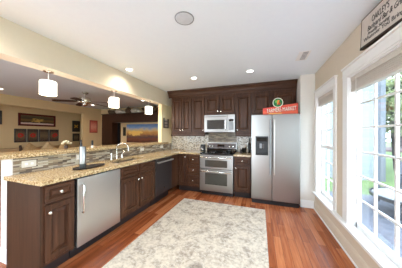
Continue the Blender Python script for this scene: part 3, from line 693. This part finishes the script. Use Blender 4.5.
build('jar_body', MB().lathe([(0.022, 0), (0.024, 0.003), (0.024, 0.055), (0.02, 0.06)], n=18), M_dark, c, True)
build('lid', MB().lathe([(0.022, 0.06), (0.022, 0.078), (0.018, 0.08)], n=18), M_black, c, True)

# sign on the fridge
M_red = picture('sign_red', [(0.0, s2l(196, 60, 44)), (0.25, s2l(226, 96, 60)), (0.45, s2l(206, 48, 42)), (0.9, s2l(222, 84, 58))], 'Z', None, 3.0, 0.5)
c = thing('market_sign', 'red wooden sign with white lettering and a round green emblem on top of the fridge', 'sign', (0.052, 3.46, FZ+0.0005), 0)
b = build('board', MB().extrude_profile([(0, 0.002), (0.60, 0.002), (0.60, 0.185), (0.30, 0.158), (0, 0.13)], -0.012, 0.012, 'Y').__class__() .rings([[(0, y, 0.0), (0.60, y, 0.0), (0.60, y, 0.20), (0.30, y, 0.165), (0, y, 0.125)] for y in (-0.012, 0.012)]), M_red, c)
RXM = Matrix.Rotation(PI/2, 4, 'X')
M_cream = plain('letter_cream', s2l(246, 236, 220), 0.6); M_ink = plain('letter_black', s2l(30, 26, 26), 0.7)
mt = Matrix.Translation((0.325, -0.0135, 0.088)) @ Matrix.Rotation(-0.075, 4, 'Y') @ RXM
text_mesh('lettering', 'FARMERS MARKET', 0.105, M_cream, b, mt, 0.0012, width=0.50)
mt = Matrix.Translation((0.329, -0.0125, 0.082)) @ Matrix.Rotation(-0.075, 4, 'Y') @ RXM
text_mesh('letter_shadow', 'FARMERS MARKET', 0.105, M_ink, b, mt, 0.0004, width=0.50)
build('stripe', MB().box(0.10, -0.0135, 0.012, 0.33, -0.0121, 0.030), plain('sign_gold', s2l(232, 170, 96), 0.6), b)
n = 32
e = build('emblem', MB().lathe([(0.088, 0.012), (0.088, -0.012)], (0.262, -0.013, 0.222), 'Y', n), plain('emblem_green', s2l(36, 124, 66), 0.5, var=0.25, scale=15), c)
build('emblem_rim', MB().rings([[(0.262+r*math.cos(2*PI*k/n), y, 0.222+r*math.sin(2*PI*k/n)) for k in range(n)] for r, y in ((0.089, -0.02), (0.090, -0.028), (0.080, -0.028), (0.079, -0.0255))], cap=False), M_cream, e)
M_carrot = plain('carrot_orange', s2l(232, 140, 50), 0.5); M_tom = plain('tomato_red', s2l(205, 52, 36), 0.5); M_lf = plain('emblem_leaf', s2l(120, 190, 80), 0.5)
build('carrot', MB().tube([(0.275, -0.029, 0.265), (0.262, -0.031, 0.225), (0.25, -0.029, 0.175)], [0.02, 0.016, 0.003], 10), M_carrot, e, True)
build('tomato', MB().ball((0.285, -0.028, 0.20), 0.022, 2, (1, 0.3, 1)), M_tom, e, True)
build('leaf', MB().ball((0.23, -0.027, 0.245), 0.026, 2, (0.7, 0.15, 1.1)), M_lf, e, True)

# OAKLEY'S sign on the right wall
M_shab = plain('whitewashed_board', s2l(206, 196, 186), 0.8, var=0.10, scale=14)
c = thing('wall_sign', "whitewashed wooden wall sign lettered OAKLEY'S above the wide window", 'sign', (XR-0.001, 1.985, 2.395), -PI/2)
# local: x runs along -Y of the room, -y faces the room
SL, SH = 1.0, 0.250
c.rotation_euler = Matrix.Rotation(-PI/2, 3, 'Z').to_euler()
TL = Matrix.Rotation(math.radians(4.0), 4, 'Y')
def tb(mb):
    mb.bm.transform(TL); return mb
b = build('board', tb(MB().box(0, -0.026, -SH, SL, 0, 0, 0.002)), M_shab, c)
m = MB(); m.box(-0.006, -0.032, -SH-0.022, SL+0.006, 0, -SH-0.0005, 0.002); m.box(-0.005, -0.028, -SH, -0.0005, 0, 0.004, 0.002); m.box(0, -0.028, 0.0005, SL+0.006, 0, 0.005, 0.002); m.box(SL+0.0005, -0.030, -SH, SL+0.006, 0, 0, 0.002)
build('edging', tb(m), wood('sign_edge', s2l(40, 30, 24), s2l(62, 48, 40), 0.7, 'X'), c)
def sgn(txt, x, z, size, w, sh=0.0):
    text_mesh('lettering', txt, size, M_ink, b, TL @ Matrix.Translation((x + w/2, -0.0268, z)) @ RXM, 0.0008, width=w, shear=sh)
sgn("OAKLEY'S", 0.155, -0.072, 0.072, 0.205)
sgn('Backyard Bar & Grill', 0.095, -0.128, 0.062, 0.40, 0.25)
sgn('Proudly Serving', 0.10, -0.172, 0.040, 0.27, 0.25)
sgn('Whatever You Bring', 0.045, -0.205, 0.046, 0.46, 0.0)

# ================================================================ LIVING ROOM
def framed(name, label, cat, x, y0, y1, z0, z1, fmat, pmat, fw=0.05, group=None, mat_w=0.0):
    c = thing(name, label, cat, (x+0.001, y0, z0), PI/2, group)
    w, h = y1-y0, z1-z0
    build('frame', MB().rings([[(i, yy, i), (w-i, yy, i), (w-i, yy, h-i), (i, yy, h-i)] for i, yy in ((0, -0.001), (0, -0.03), (fw*0.3, -0.036), (fw, -0.024), (fw, -0.012))]), fmat, c)
    # picture surface as its own thin sheet; generated coordinates: X along width, Z up
    build('canvas', MB().box(fw, -0.018, fw, w-fw, -0.0125, h-fw), pmat, c)
    return c
def picx(name, stops, blot=None, scale=6.0, warp=0.25, axis='Z'):
    return picture(name, stops, axis, blot, scale, warp)
M_mah = wood('mahogany_frame', s2l(70, 22, 18), s2l(98, 34, 26), 0.35, 'X')
M_blkframe = plain('black_frame', s2l(34, 26, 22), 0.4)
NX = -7.6
framed('framed_panorama', 'long mahogany framed panorama on the recess wall above the sofa', 'picture', NX, 3.195, 4.265, 1.59, 2.02, M_mah,
       picx('panorama', [(0.0, s2l(206, 180, 170)), (0.16, s2l(206, 180, 170)), (0.2, s2l(52, 40, 26)), (0.5, s2l(120, 90, 40)), (0.65, s2l(60, 52, 36)), (1.0, s2l(96, 80, 54))], (s2l(200, 160, 80), (0.5, 0.5), 0.16), 5, 0.3), 0.06)
build('mount_strip', MB().box(0.075, -0.0195, 0.065, 0.995, -0.0185, 0.115), plain('mount_cream', s2l(214, 190, 178), 0.7), [o for o in C.objects if o.name.startswith('framed_panorama')][0])
framed('framed_print', 'dark framed print at the left edge of the view on the recess wall', 'picture', NX, 2.35, 2.825, 1.605, 2.035, M_blkframe, picx('print_dark', [(0, s2l(90, 60, 44)), (1, s2l(120, 90, 60))], None, 5, 0.6), 0.05)
lab4 = ['dark square canvas with a red flower, leftmost of the row of four under the panorama', 'dark square canvas with a red flower, second from left in the row of four', 'dark square canvas without a red flower, third in the row of four', 'dark square canvas with a tilted red flower, rightmost of the row of four']
w4 = (4.386-3.093)/4
for k in range(4):
    y0 = 3.093 + k*w4
    bl = (s2l(186, 44, 32), (0.5, 0.5), 0.22) if k != 2 else None
    pm = picture('flower_canvas', [(0, s2l(60, 42, 30)), (0.5, s2l(112, 92, 64)), (1, s2l(52, 38, 30))], 'Z', None, 6, 0.7)
    c = framed('canvas_panel', lab4[k], 'picture', NX, y0+0.012, y0+w4-0.012, 1.03, 1.485, M_blkframe, pm, 0.025, 'row of dark canvases')
    if k != 2:
        rr = random.Random(20+k); m = MB(); cx, cz = (w4-0.024)/2 + (0.0, 0.0, 0, 0.02)[k], 0.235
        for q in range(9):
            a = 2*PI*q/9; rd = 0.05 if k < 3 else 0.03 + 0.04*abs(math.sin(a+0.8))
            m.ball((cx+rd*math.cos(a), -0.019, cz+rd*math.sin(a)), 0.032*(0.8+0.4*rr.random()), 2, (1, 0.06, 0.8), 0.1, rr)
        build('red_flower', m, plain('flower_red', s2l(178, 40, 28), 0.6, var=0.2), c, True)
framed('framed_print', 'small black framed print with a gold emblem at the right end of the recess wall', 'picture', NX, 4.895, 5.205, 1.41, 1.89, M_blkframe, picx('gold_x', [(0, s2l(44, 34, 24)), (1, s2l(54, 42, 28))], None), 0.05)
gx = [o for o in C.objects if o.name.startswith('framed_print')][-1]
m = MB()
for s_ in (-1, 1):
    a = 0.7*s_; m.rings([[(0.155+math.cos(a)*u-math.sin(a)*v, y, 0.24+math.sin(a)*u+math.cos(a)*v) for u, v in ((-0.09, -0.018), (0.09, -0.018), (0.09, 0.018), (-0.09, 0.018))] for y in (-0.0185, -0.021-0.001*s_)])
build('gold_emblem', m, plain('emblem_gold', s2l(214, 160, 60), 0.5), gx)
framed('framed_print', 'small dark framed print below the gold emblem print', 'picture', NX, 4.915, 5.19, 1.005, 1.34, M_blkframe, picx('print_moss', [(0, s2l(70, 54, 40)), (0.5, s2l(116, 98, 70)), (1, s2l(60, 46, 34))], None, 8, 0.8), 0.04)
framed('red_print', 'red and cream print on the living room wall right of the recess', 'picture', LX, 5.01, 5.355, 1.37, 1.90, plain('red_frame', s2l(150, 60, 50), 0.5), picx('print_red', [(0, s2l(190, 84, 70)), (0.5, s2l(214, 150, 130)), (1, s2l(184, 70, 60))], None, 9, 0.9), 0.035)
# sofa and pillows
M_sofa = plain('sofa_fabric', s2l(176, 146, 108), 0.9, var=0.1, scale=40, bump=0.2)
c = thing('sofa', 'tan fabric sofa with dark wood posts against the recess wall', 'sofa', (-7.06, 2.45, 0), PI/2)
Lw = 2.2
build('seat', MB().box(0.1, 0.0, 0.18, Lw-0.1, 0.5, 0.44, 0.05), M_sofa, c, True)
build('backrest', MB().box(0.1, 0.30, 0.40, Lw-0.1, 0.52, 0.86, 0.06), M_sofa, c, True)
for x in (0.0, Lw-0.14): build('armrest', MB().box(x, -0.17, 0.12, x+0.14, 0.52, 0.62, 0.04), M_sofa, c, True)
build('seat_cushion', MB().box(0.12, -0.17, 0.22, Lw-0.12, 0.1, 0.46, 0.05), M_sofa, c, True)
M_post = plain('post_wood', s2l(70, 46, 34), 0.5)
for x in (0.12, 0.72): build('post', MB().tube([(x-0.02, 0.30, 0.5), (x, 0.31, 0.80), (x+0.01, 0.36, 0.93)], [0.04, 0.045, 0.03], 10), M_post, c, True)
for x in (0.05, Lw-0.1):
    for y in (-0.12, 0.45): build('leg', MB().lathe([(0.025, 0), (0.035, 0.18)], (x, y, 0)), M_post, c)
def pillow(x, y, z, w, h, label, tilt, col):
    m = MB(); n = 10
    grid = {}
    for s_ in (-1, 1):
        for i in range(n+1):
            for j in range(n+1):
                u, v = i/n*2-1, j/n*2-1
                t = 0.06*(max(0, (1-u**4)*(1-v**4)))**0.6
                if s_ == 1 and (i in (0, n) or j in (0, n)): grid[s_, i, j] = grid[-1, i, j]; continue
                grid[s_, i, j] = m.bm.verts.new((u*w/2*(1-0.06*(1-abs(v))), s_*t, v*h/2*(1-0.06*(1-abs(u)))))
        for i in range(n):
            for j in range(n):
                q = (grid[s_, i, j], grid[s_, i+1, j], grid[s_, i+1, j+1], grid[s_, i, j+1])
                m.bm.faces.new(q)
    o = build('throw_pillow', m, plain('pillow_fabric', col, 0.9, var=0.15, scale=25), None, True)
    o.location = (x, y, z); o.rotation_euler = (math.radians(-8), tilt, PI/2); tag(o, label, 'pillow', 'throw pillows on the sofa')
pillow(-7.15, 3.33, 0.755, 0.42, 0.40, 'tan throw pillow on the sofa, left of three', 0.65, s2l(190, 160, 116))
pillow(-7.15, 3.82, 0.765, 0.42, 0.40, 'cream throw pillow on the sofa, middle of three', 0.75, s2l(206, 180, 136))
pillow(-7.15, 4.33, 0.755, 0.42, 0.42, 'tan throw pillow on the sofa, right of three', 0.55, s2l(196, 166, 120))
# media wall unit
M_unit = wood('unit_wood', s2l(46, 26, 16), s2l(62, 36, 22), 0.5)
UYF = 5.2
c = thing('media_cabinet', 'tall dark wood wall unit with an open recess in the living room', 'wall unit', (-6.25, UYF, 0))
build('header_panel', MB().box(0, 0, 1.79, 3.72, 0.34, 2.12), M_unit, c)
build('top_ledge', MB().box(-0.02, -0.03, 2.12, 3.74, 0.34, 2.145, 0.004), M_unit, c)
build('side_panel', MB().box(0, 0, 0, 0.56, 0.34, 1.79), M_unit, c)
build('side_panel', MB().box(0.72, 0.25, 0, 0.74, 0.34, 1.79), M_unit, c)
build('dark_back', MB().box(0.56, 0.28, 0, 0.72, 0.34, 1.79), M_black, c)
build('back_panel', MB().box(0.74, 0.27, 0, 3.7, 0.34, 1.79), M_tan, c)
build('shelf', MB().box(0.56, 0.0, 0.5, 0.72, 0.28, 0.53), M_unit, c)
M_land = picture('landscape_paint', [(0.0, s2l(62, 34, 30)), (0.18, s2l(120, 70, 44)), (0.32, s2l(86, 64, 66)), (0.45, s2l(150, 104, 60)), (0.56, s2l(198, 150, 76)), (0.68, s2l(196, 176, 130)), (0.82, s2l(120, 150, 190)), (1.0, s2l(84, 124, 176))], 'Z', (s2l(226, 186, 96), (0.26, 0.52), 0.16), 8, 0.34)
c = thing('landscape_painting', 'wide painting of a golden landscape under a blue sky in the dark wall unit', 'painting', (-5.17, UYF+0.268, 0.985))
build('canvas', MB().box(0, -0.03, 0, 1.66, -0.001, 0.73, 0.004), M_land, c)
c = thing('wall_plaque', 'small dark plaque hanging left of the landscape painting', 'plaque', (-5.37, UYF+0.268, 1.245))
build('plaque_board', MB().box(0, -0.02, 0, 0.14, -0.001, 0.36, 0.005), plain('plaque_green', s2l(52, 50, 34), 0.6, var=0.3), c)
build('inset', MB().box(0.03, -0.024, 0.05, 0.11, -0.0205, 0.31, 0.003), M_blkframe, c)
# decorations on the ledge
rd = random.Random(5)
dec = [('dark basket on the wall unit ledge, leftmost of the ornaments', 'basket', 0.42), ('white shell ornament on the wall unit ledge right of the leftmost basket', 'shell', 0.80), ('dark lidded jar on the wall unit ledge between the two white shells', 'jar', 1.27), ('white shell ornament on the wall unit ledge right of the lidded jar', 'shell', 1.59), ('wide dark bowl on the wall unit ledge', 'bowl', 2.18), ('tall dark vase on the wall unit ledge right of the wide bowl', 'vase', 2.53), ('dark basket on the wall unit ledge left of the brass pitcher', 'basket', 2.82), ('brass pitcher on the wall unit ledge near the far pendant', 'pitcher', 3.14)]
M_shell = plain('shell_white', s2l(206, 196, 178), 0.6, var=0.2); M_brass = plain('brass', (0.7, 0.5, 0.2, 1), 0.35, 0.9); M_bask = plain('basket_brown', s2l(78, 58, 40), 0.8, var=0.3, scale=40)
for lab, kind, x in dec:
    pos = (-6.25+x, UYF+0.14, 2.1455)
    if kind == 'shell':
        m = MB(); pts = []
        m.lathe([(0.03, 0), (0.10, 0.02), (0.13, 0.07), (0.10, 0.12), (0.05, 0.15), (0.01, 0.17)], n=14); m.tube([(0.1, 0, 0.05), (0.18, 0, 0.04), (0.24, 0, 0.05)], [0.05, 0.03, 0.008], 8)
        o = build('shell_ornament', m, M_shell, None, True)
    elif kind == 'bowl':
        o = build('bowl', MB().lathe([(0.05, 0), (0.06, 0.01), (0.15, 0.08), (0.17, 0.12), (0.16, 0.12), (0.14, 0.085), (0.05, 0.02)], n=20), M_bask, None, True)
    elif kind == 'basket':
        o = thing('basket', lab, 'basket', pos)
        build('basket_body', MB().lathe([(0.10, 0), (0.13, 0.08), (0.13, 0.11), (0.12, 0.11), (0.095, 0.01)], n=20), M_bask, o, True)
        build('handle', MB().tube([(0.125*math.cos(PI*k/8), 0, 0.10+0.12*math.sin(PI*k/8)) for k in range(9)], 0.008, 6), M_bask, o)
    elif kind == 'vase':
        o = build('vase', MB().lathe([(0.05, 0), (0.075, 0.05), (0.07, 0.10), (0.03, 0.14), (0.045, 0.17), (0.04, 0.17), (0.025, 0.14)], n=20), M_bask, None, True)
    elif kind == 'pitcher':
        o = thing('pitcher', lab, 'pitcher', pos)
        build('pitcher_body', MB().lathe([(0.05, 0), (0.08, 0.05), (0.07, 0.12), (0.035, 0.17), (0.05, 0.21)], n=20), M_brass, o, True)
        build('handle', MB().tube([(0.045, 0, 0.19), (0.11, 0, 0.18), (0.12, 0, 0.1), (0.075, 0, 0.06)], 0.008, 6), M_brass, o)
    else:
        o = thing('jar', lab, 'jar', pos)
        build('jar_body', MB().lathe([(0.05, 0), (0.09, 0.04), (0.09, 0.12), (0.05, 0.16)], n=20), M_bask, o, True)
        build('lid', MB().lathe([(0.055, 0.16), (0.05, 0.18), (0.015, 0.19), (0.015, 0.205)], n=16), M_bask, o, True)
    o.location = pos; o.scale = (1.35,)*3 if kind not in ('pitcher',) else (1.0,)*3; tag(o, lab, kind if kind != 'shell' else 'ornament')
# ceiling fan
c = thing('ceiling_fan', 'dark five bladed ceiling fan in the living room', 'ceiling fan', (-4.35, 3.12, CH))
FD = -0.05
build('canopy', MB().lathe([(0.075, -0.001), (0.075, -0.03), (0.03, -0.06)], n=20), M_nickel, c, True)
build('downrod', MB().tube([(0, 0, -0.05), (0, 0, -0.14+FD)], 0.014, 8), M_nickel, c)
hb = build('motor_housing', MB().lathe([(0.06, -0.08), (0.125, -0.10), (0.14, -0.17), (0.12, -0.23), (0.05, -0.25)], (0, 0, FD), n=24), M_nickel, c, True)
build('light_cap', MB().lathe([(0.06, -0.25), (0.06, -0.29), (0.02, -0.315)], (0, 0, FD), n=18), M_nickel, hb, True)
M_blade = wood('fan_blade', s2l(46, 34, 28), s2l(62, 46, 38), 0.5, 'X')
for k in range(5):
    a = 2*PI*k/5 + 2.784; ca, sa = math.cos(a), math.sin(a)
    def pt(u, v, z): return (ca*u - sa*v, sa*u + ca*v, z + FD)
    m = MB(); out = [(0.16, -0.045), (0.30, -0.062), (0.60, -0.068), (0.66, -0.04), (0.66, 0.04), (0.60, 0.068), (0.30, 0.062), (0.16, 0.045)]
    m.rings([[pt(u, v, -0.200 - 0.06*u + v*0.18 + dz) for u, v in out] for dz in (0, 0.008)])
    bl = build('blade', m, M_blade, c)
    m = MB(); m.rings([[pt(u, v, z) for u, v in ((0.08, -0.02), (0.20, -0.025), (0.20, 0.025), (0.08, 0.02))] for z in (-0.212, -0.20)])
    build('blade_iron', m, M_nickel, bl)
can(-4.9, 4.35, 'round recessed light in the living room ceiling behind the fan', 22, (1, 0.80, 0.56))
for x, y in ((-6.0, 2.2), (-6.0, 4.6), (-4.3, 1.2), (-3.6, 4.5)):  # hidden cans added to give the living room warm light
    can(x, y, 'added unseen recessed light in the living room ceiling hidden behind the header', 16, (1, 0.80, 0.56))

# ================================================================ OUTDOORS
GZ = -0.45
M_lawn = plain('lawn_grass', s2l(84, 104, 52), 0.95, var=0.35, scale=3.5)
M_pave = plain('patio_stone', s2l(88, 90, 96), 0.9, var=0.25, scale=9)
g = build('ground', MB().box(XR+0.3, -20, GZ-0.2, 45, 60, GZ), M_lawn); g['kind'] = 'structure'
g = build('patio', MB().box(XR+WT, -2, GZ, 3.6, 6.2, GZ+0.03), M_pave); g['kind'] = 'structure'
# neighbouring wing with pale siding
c = thing('house_wing', 'pale blue-white sided house wing outside beyond the patio', 'house', (2.4, 8.3, GZ))
M_side = tile('white_siding', 'XZ', [s2l(130, 138, 140), s2l(124, 133, 136)], 6.0, 0.13, s2l(108, 116, 120), 0.7)
build('wall', MB().box(0, 0, 0, 2.05, 4.5, 4.2), M_side, c)
build('corner_board', MB().box(1.93, -0.03, 0, 2.08, 4.4, 4.2), plain('corner_grey', s2l(100, 104, 110), 0.6), c)
w_ = build('wing_window', MB().box(0.5, -0.04, 1.2, 1.2, -0.001, 2.6, 0.01), M_white, c)
build('pane', MB().box(0.58, -0.05, 1.28, 1.12, -0.0405, 2.52), plain('wing_pane', s2l(150, 176, 196), 0.1), w_)
build('roof', MB().extrude_profile([(-0.4, 4.2), (2.25, 4.2), (2.25, 4.3), (-0.4, 5.2)], -0.3, 4.8, 'Y'), plain('roof_shingle', s2l(110, 108, 110), 0.9, var=0.2), c)
# patio post
c = tag(build('porch_post', MB().box(2.90, 5.70, GZ+0.03, 2.98, 5.78, 2.9, 0.01), plain('post_grey', s2l(78, 84, 92), 0.6)), 'grey-blue square porch post outside the wide window', 'post')
# round fire pit table
c = thing('patio_table', 'round stone patio table with a dark rim outside the wide window', 'table', (3.15, 4.85, GZ+0.03))
build('tabletop', MB().lathe([(0.0005, 0.42), (0.66, 0.42), (0.70, 0.40), (0.70, 0.36), (0.0005, 0.36)], n=40, cap=False), plain('table_stone', s2l(128, 130, 130), 0.6, var=0.1), c, True)
build('rim', MB().rings([[(r*math.cos(2*PI*k/40), r*math.sin(2*PI*k/40), z) for k in range(40)] for r, z in ((0.70, 0.425), (0.735, 0.42), (0.735, 0.35), (0.70, 0.345))], cap=False), M_black, c)
build('pedestal', MB().lathe([(0.32, 0), (0.28, 0.03), (0.22, 0.36)], n=24), M_pave, c, True)
# patio chair
def chair(x, y, rz, label):
    c = thing('patio_chair', label, 'chair', (x, y, GZ+0.001 if x > 3.6 else GZ+0.031), rz, 'dark patio chairs')
    MC = plain('chair_weave', s2l(58, 62, 72), 0.7, var=0.2, scale=60)
    build('seat', MB().box(-0.28, -0.28, 0.36, 0.28, 0.28, 0.44, 0.03), MC, c, True)
    build('backrest', MB().rings([[(-0.28, 0.24, 0.42), (0.28, 0.24, 0.42), (0.28, 0.30, 0.42), (-0.28, 0.30, 0.42)], [(-0.29, 0.28, 0.7), (0.29, 0.28, 0.7), (0.29, 0.34, 0.7), (-0.29, 0.34, 0.7)], [(-0.22, 0.34, 0.95), (0.22, 0.34, 0.95), (0.22, 0.39, 0.95), (-0.22, 0.39, 0.95)]]), MC, c)
    for sx in (-1, 1):
        build('armrest', MB().box(sx*0.29-0.03, -0.28, 0.60, sx*0.29+0.03, 0.30, 0.64, 0.01), MC, c)
        for sy in (-0.25, 0.25): build('leg', MB().box(sx*0.29-0.025, sy-0.025, 0, sx*0.29+0.025, sy+0.025, 0.62), MC, c)
chair(4.3, 6.55, 0.5, 'dark patio chair outside beyond the round stone table')
# fence and bed far back
M_fence = plain('fence_wood', s2l(70, 50, 44), 0.9, var=0.25, scale=5)
c = thing('garden_bed', 'brown mulch bed along the far side of the lawn', 'garden bed', (15.5, 30, GZ))
build('mulch', MB().rings([[(-9, -4, 0.01), (14, -14, 0.01), (20, -8, 0.01), (-4, 4, 0.01)], [(-8.8, -3.6, 0.16), (13.8, -13.4, 0.16), (19.4, -8.2, 0.16), (-3.8, 3.4, 0.16)]]), M_fence, c)
M_bark = plain('bark', s2l(84, 78, 76), 0.95, var=0.3, scale=6, bump=0.4)
LEAF = [plain('leaves_light', s2l(112, 122, 78), 0.7, var=0.3, scale=2), plain('leaves_mid', s2l(76, 94, 60), 0.7, var=0.3, scale=2), plain('leaves_dark', s2l(50, 66, 50), 0.7, var=0.3, scale=2)]
def tree(x, y, h, crown, label, lm, seed, lean=0.0, nleaf=1500, low=0.35):
    rr = random.Random(seed); c = thing('garden_tree', label, 'tree', (x, y, GZ), 0, 'trees beyond the lawn')
    trunk = [(0, 0, -0.05), (lean*0.2, 0.05, h*0.25), (lean*0.6, -0.05, h*0.55), (lean, 0.1, h*0.85)]
    build('trunk', MB().tube(trunk, [0.20*h/7, 0.16*h/7, 0.11*h/7, 0.04], 10), M_bark, c, True)
    tips = []
    for k in range(8):
        t = low + 0.55*k/8; p0 = Vector((lean*t, 0, h*t)); a = rr.random()*2*PI; ln = crown*(0.6+0.5*rr.random())
        p1 = p0 + Vector((math.cos(a)*ln*0.5, math.sin(a)*ln*0.5, ln*0.25)); p2 = p0 + Vector((math.cos(a)*ln, math.sin(a)*ln, ln*0.45))
        build('branch', MB().tube([p0, p1, p2], [0.07*h/7, 0.05*h/7, 0.015], 7), M_bark, c, True); tips += [p1, p2]
    tips.append(Vector((lean, 0, h*0.9)))
    m = MB()
    for k in range(nleaf):
        t = rr.choice(tips); p = t + Vector((rr.gauss(0, 1), rr.gauss(0, 1), rr.gauss(0, 0.7)))*crown*0.28
        s = 0.10 + 0.10*rr.random(); u = Vector((rr.gauss(0, 1), rr.gauss(0, 1), rr.gauss(0, 1))).normalized(); w = u.orthogonal().normalized()
        m.bm.faces.new([m.bm.verts.new(p + q) for q in (u*s, w*s*0.5, -u*s, -w*s*0.5)])
    build('foliage', m, LEAF[lm], c)
tree(6.6, 11.3, 5.6, 1.4, 'leaning grey-trunked tree nearest the wide window', 0, 1, -0.5, 1400, 0.3)
tree(9.2, 14.6, 6.6, 1.9, 'light green leafy tree behind the leaning tree', 0, 2, 0.3, 1800, 0.3)
tree(10.4, 19.8, 8.5, 2.4, 'mid green tree at the far side of the lawn', 1, 3, 0.4, 2200, 0.22)
tree(16.2, 27.5, 10, 3.2, 'tall dark green tree farthest beyond the lawn', 2, 5, 0.3, 2200, 0.2)
